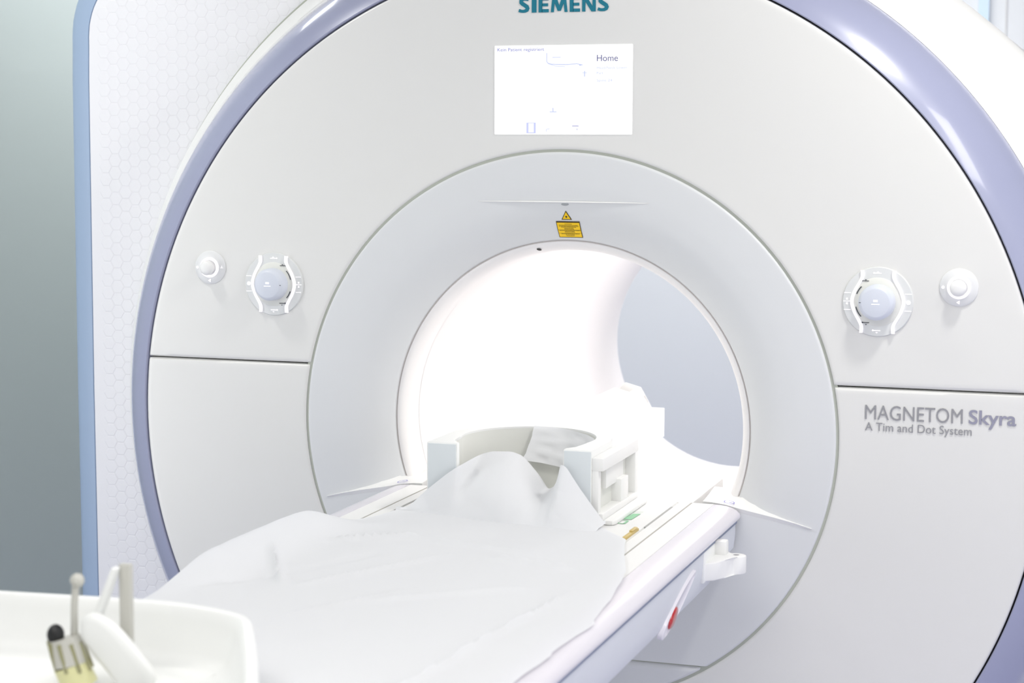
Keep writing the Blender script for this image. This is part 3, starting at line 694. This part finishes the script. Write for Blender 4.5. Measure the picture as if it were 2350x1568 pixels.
bm = bmesh.new()                                               # frame with openings on the right flank
for lo, hi in (((0.1478, -0.2790, -0.030), (0.1700, -0.030, -0.006)), ((0.1478, -0.2790, -0.1215), (0.1695, -0.030, -0.108)), ((0.1478, -0.2785, -0.109), (0.1610, -0.262, -0.029)), ((0.1478, -0.150, -0.109), (0.1690, -0.100, -0.065)), ((0.1478, -0.220, -0.072), (0.1590, -0.100, -0.029)), ((0.1478, -0.0500, -0.109), (0.1692, -0.0305, -0.029))):
    add_box(bm, lo, hi, 0.002)
build('flank_frame', bm, m_white, coil)
bm = bmesh.new(); add_box(bm, (0.144, -0.262, -0.1085), (0.1492, -0.050, -0.0295)); o = build('flank_recess', bm, m_beige, coil)
bm = bmesh.new(); add_prism(bm, [(-0.165, -0.27), (0.185, -0.27), (0.190, -0.262), (0.190, -0.04), (0.165, -0.010), (-0.165, -0.010)], -0.1298, -0.1215, 'z', 0.002); build('coil_base', bm, m_white, coil)
# long stepped rear part with an open end, running into the bore
bm = bmesh.new()
add_prism(bm, [(-0.137, -0.1290), (0.0171, -0.1290), (0.0171, -0.0613), (-0.137, -0.0613)], -0.016, 0.789, 'y', 0.003)
rear = build('rear_arm', bm, m_white, coil)
bm = bmesh.new(); add_prism(bm, [(-0.105, -0.0612), (-0.0150, -0.0612), (-0.0420, -0.0143), (-0.0780, -0.0045), (-0.095, -0.02)], -0.014, 0.690, 'y', 0.002)
for P in ([(-0.105, -0.0612), (-0.0150, -0.0612), (-0.0180, -0.0563), (-0.101, -0.0563)], [(-0.0150, -0.0612), (-0.0420, -0.0143), (-0.0475, -0.0158), (-0.0215, -0.0612)], [(-0.095, -0.02), (-0.105, -0.0612), (-0.099, -0.0612), (-0.0895, -0.021)]):
    add_prism(bm, P, 0.6895, 0.789)
add_prism(bm, [(-0.105, -0.0612), (-0.0150, -0.0612), (-0.0420, -0.0143), (-0.0780, -0.0045), (-0.095, -0.02)], 0.772, 0.7885, 'y', 0.001)
build('rear_hood', bm, m_white, rear, angle=30)

# ------------------------------------------------------------------ paper
rn = lambda x, y, s, k=0: noise.noise(Vector((x * s + 7.1 * k, y * s + 3.3 * k, 1.7 * k)))
xl = [(-2.05, -0.300), (-1.5, -0.315), (-1.10, -0.330), (-1.02, -0.326), (-0.90, -0.330), (-0.763, -0.338), (-0.66, -0.330), (-0.545, -0.322), (-0.47, -0.300), (-0.42, -0.272), (-0.37, -0.245), (-0.30, -0.228)]
xr = [(-2.05, 0.330), (-1.6, 0.335), (-1.286, 0.338), (-1.15, 0.3455), (-1.133, 0.342), (-0.957, 0.350), (-0.94, 0.344), (-0.822, 0.337), (-0.645, 0.314), (-0.52, 0.276), (-0.402, 0.248), (-0.34, 0.20), (-0.30, 0.168)]
CREASE = [((-0.29, -0.70), (-0.16, -0.93), 0.006, 0.012), ((-0.30, -1.02), (-0.10, -0.62), -0.004, 0.018), ((-0.16, -0.93), (0.02, -0.60), 0.004, 0.014), ((-0.22, -0.48), (0.20, -0.60), 0.003, 0.015), ((0.06, -0.62), (0.24, -0.66), 0.004, 0.012), ((-0.02, -0.98), (0.22, -0.80), 0.003, 0.02), ((0.20, -1.5), (0.28, -0.72), 0.0035, 0.010), ((-0.10, -1.10), (0.05, -0.85), 0.003, 0.010), ((-0.25, -0.60), (-0.10, -0.50), 0.005, 0.014)]
def table_h(x):
    ax_ = abs(x); return -0.1285 if ax_ < 0.318 else -0.1285 - 0.0065 * sm((ax_ - 0.318) / 0.035)
def sheet(u, v):
    y = -0.300 - 1.72 * v
    e = 1 if 0.02 < v else 0
    a = lerp_tab(xl, y) + 0.004 * rn(0, y, 9, 1); b = lerp_tab(xr, y) + 0.0025 * rn(3, y, 14, 2)
    x = a + (b - a) * u
    z = table_h(x) + 0.0012 + 0.0065 * (0.5 + 0.5 * rn(x, y, 4.2, 3)) + 0.002 * abs(rn(x, y, 11, 4))
    lift = 0.034 * sm((y + 1.08) / 0.25) * sm((-0.40 - y) / 0.12) * sm((0.17 - u) / 0.17)
    z += lift
    for (x1, y1), (x2, y2), h, w in CREASE:
        dx, dy = x2 - x1, y2 - y1; t = ((x - x1) * dx + (y - y1) * dy) / (dx * dx + dy * dy)
        if -0.1 < t < 1.1:
            d = abs((x - x1) * dy - (y - y1) * dx) / math.hypot(dx, dy)
            z += 2.4 * h * max(0, 1 - d / w) ** 1.5 * sm(t * 4) * sm((1 - t) * 4)
    z = max(z, table_h(x) + 0.001)
    return (x, y, z)
bm = bmesh.new(); grid(bm, sheet, 90, 210)
ps = build('paper_sheet', bm, m_paper, angle=50)
tag(ps, 'crumpled white paper sheet spread flat along the table', 'paper sheet')
HR = [(-0.235, -0.126), (-0.205, -0.115), (-0.172, -0.084), (-0.13, -0.050), (-0.092, -0.023), (-0.07, -0.016), (-0.030, -0.014), (-0.010, -0.020), (0.018, -0.050), (0.042, -0.082), (0.056, -0.076), (0.078, -0.036), (0.092, -0.018), (0.104, -0.024), (0.128, -0.060), (0.156, -0.095), (0.180, -0.126)]
def headp(u, v):
    x = -0.232 + 0.410 * u
    inn_ = sm((0.105 - abs(x - cxx)) / 0.03)
    yr = -0.290 + 0.075 * inn_; H = smooth_tab(HR, x, 0.006)
    f = 0.30 + 0.0; y0 = -0.352 + 0.060 * min(1, max(0, (0.13 - x) / 0.34)) ** 2
    if v < 0.72:
        t = v / 0.72
        y = y0 + (yr - y0) * (t ** 0.9)
        z = -0.1225 + (H + 0.1225) * (t ** (1.0 - 0.25 * inn_))
        bul = math.exp(-((x + 0.015) / 0.075) ** 2) * math.sin(PI * t)
        y -= 0.020 * bul * inn_; z += 0.006 * bul
    else:
        t = (v - 0.72) / 0.28; y = yr + 0.055 * inn_ * t + 0.0012 * t; z = H - (0.040 * inn_ + 0.004) * t * t
        z = max(z, -0.118)
    if abs(x - cxx) > 0.1: y = min(y, -0.2845)
    d = 0.004 * rn(x, z, 14, 5) + 0.003 * abs(rn(x, z, 25, 6))
    return (x, y - (abs(d) if abs(x - cxx) > 0.09 else d), max(z - 0.003 * (1 - min(1, v * 6)), -0.1262))
bm = bmesh.new(); grid(bm, headp, 90, 60)
hp = build('paper_cover', bm, m_paper, angle=60)
tag(hp, 'white paper bunched up in front of and inside the head coil', 'paper sheet')
bm = bmesh.new()                                               # loose flap lying against the coil's rear wall
def flap(u, v):
    a = math.radians(104 - 92 * u); R = 1 - 0.02 - 0.25 * v * (1 - u * 0.5)
    zt = 0.010 - 0.010 * u; zb = -0.075
    w = 0.004 * rn(u, v, 6, 8)
    return (cxx + 0.125 * R * math.cos(a) + w - 0.02 * v * (1 - u), -0.165 + 0.132 * R * math.sin(a) + w, zt + (zb - zt) * v * (0.75 + 0.25 * u))
grid(bm, flap, 24, 16); build('folded_flap', bm, m_paper, hp, angle=60)

# ------------------------------------------------------------------ tray and clamp on the near end of the table
rim = [(-0.46, -1.432), (-0.30, -1.418), (-0.16, -1.402), (-0.09, -1.398), (-0.03, -1.408), (0.024, -1.428), (0.046, -1.448), (0.070, -1.490), (0.118, -1.575), (0.175, -1.695), (0.215, -1.80), (0.235, -1.92), (0.22, -2.04), (-0.50, -2.04), (-0.53, -1.9), (-0.52, -1.55), (-0.50, -1.46)]
def chaikin(P, it=2):
    for _ in range(it):
        Q = []
        for k in range(len(P)):
            a, b = Vector(P[k]), Vector(P[(k + 1) % len(P)]); Q += [a * 0.75 + b * 0.25, a * 0.25 + b * 0.75]
        P = Q
    return [Vector(p) for p in P]
rim = chaikin(rim, 2)
cen = Vector((-0.15, -1.72))
def inset(P, d):
    out = []; n = len(P)
    for k in range(n):
        t = (P[(k + 1) % n] - P[k - 1]).normalized(); nn = Vector((-t.y, t.x))
        if nn.dot(cen - P[k]) < 0: nn = -nn
        out.append(P[k] + nn * d)
    return out
bm = bmesh.new(); rows = []
def lay(d, z, drop=0.0):
    return [bm.verts.new((p.x, p.y, z - 0.026 * sm((p.x - 0.035) / 0.15) * (1 if z > -0.08 else 0))) for p in inset(rim, d)]
for d, z in ((0.020, -0.121), (0.010, -0.118), (0.003, -0.075), (0.0, -0.040), (0.001, -0.034), (0.005, -0.030), (0.012, -0.030), (0.016, -0.033), (0.020, -0.045), (0.030, -0.085), (0.045, -0.100), (0.075, -0.108), (0.14, -0.110)): rows.append(lay(d, z))
n = len(rim)
for a, b in zip(rows, rows[1:]):
    for k in range(n): bm.faces.new((a[k], a[(k + 1) % n], b[(k + 1) % n], b[k]))
bm.faces.new(rows[0]); bm.faces.new(rows[-1])
tr = build('plastic_tray', bm, m_cream, angle=60); tag(tr, 'shallow white plastic tray at the near end of the table', 'tray')
cl = thing('clamp', 'blurred ivory clamp with black-ended barrel standing in the white tray', 'clamp', (-0.145, -1.57, -0.110))
bm = bmesh.new(); add_tube(bm, [(-0.151, -1.555, -0.078), (-0.140, -1.55, -0.107)], [0.0215, 0.0225], 24); brl = build('clamp_barrel', bm, m_yclear, cl)
bm = bmesh.new()
for k in range(9):
    a = 2 * PI * k / 9; add_tube(bm, [(-0.1575 + 0.0205 * math.cos(a), -1.555 + 0.0205 * math.sin(a), -0.050), (-0.148 + 0.0225 * math.cos(a), -1.552 + 0.0225 * math.sin(a), -0.085)], 0.0028, 6)
build('barrel_rib', bm, mat('olive_rib', srgb(150, 148, 112), 0.5), brl)
bm = bmesh.new()
add_tube(bm, [(-0.158, -1.555, -0.046), (-0.155, -1.555, -0.058), (-0.150, -1.555, -0.079)], [0.0195, 0.021, 0.022], 24); build('barrel_collar', bm, m_steel, brl)
bm = bmesh.new(); bmesh.ops.create_uvsphere(bm, u_segments=20, v_segments=12, radius=0.0125, matrix=Matrix.Translation((-0.1665, -1.562, -0.041)) @ Matrix.Diagonal((0.85, 0.9, 1.05, 1))); o = build('barrel_cap', bm, m_black, cl); o['label'] = 'black cap'
bm = bmesh.new(); add_tube(bm, [(-0.1475, -1.55, -0.052), (-0.1465, -1.55, -0.005), (-0.1440, -1.55, 0.020)], [0.0048, 0.0045, 0.0045], 14)
bmesh.ops.create_uvsphere(bm, u_segments=18, v_segments=12, radius=0.0088, matrix=Matrix.Translation((-0.1415, -1.55, 0.0265))); build('clamp_rod', bm, m_steel, cl)
bm = bmesh.new(); arm = []
P = [(-0.136, -1.55, -0.036), (-0.122, -1.55, -0.031), (-0.107, -1.548, -0.043), (-0.091, -1.545, -0.062), (-0.076, -1.54, -0.083), (-0.058, -1.53, -0.112)]
fine = [Vector(P[0]).lerp(Vector(P[1]), 0)]
rows = []
for k in range(len(P)):
    t = (Vector(P[min(k + 1, len(P) - 1)]) - Vector(P[max(k - 1, 0)])).normalized(); nn = Vector((t.z, 0, -t.x)); w = (0.016, 0.023, 0.025, 0.025, 0.026, 0.026)[k]
    c = Vector(P[k]); rows.append([bm.verts.new(c + nn * w * a + Vector((0, b, 0)) ) for a, b in ((-1, -0.011), (1, -0.011), (1.05, 0), (1, 0.011), (-1, 0.011), (-1.05, 0))])
for a, b in zip(rows, rows[1:]):
    for k in range(6): bm.faces.new((a[k], a[(k + 1) % 6], b[(k + 1) % 6], b[k]))
bm.faces.new(rows[0]); bm.faces.new(rows[-1]); o = build('clamp_arm', bm, m_cream, cl, angle=40)
md = o.modifiers.new('soften', 'SUBSURF'); md.levels = 2; md.render_levels = 2
bm = bmesh.new(); add_box(bm, (-0.096, -1.530, -0.060), (-0.0800, -1.520, 0.046), 0.002); build('clamp_post', bm, m_steel, cl)
bm = bmesh.new(); add_prism(bm, [(-0.123, -0.014), (-0.115, -0.019), (-0.0915, 0.042), (-0.0970, 0.044)], -1.545, -1.5305, 'y', 0.0015); build('clamp_blade', bm, m_cream, cl)
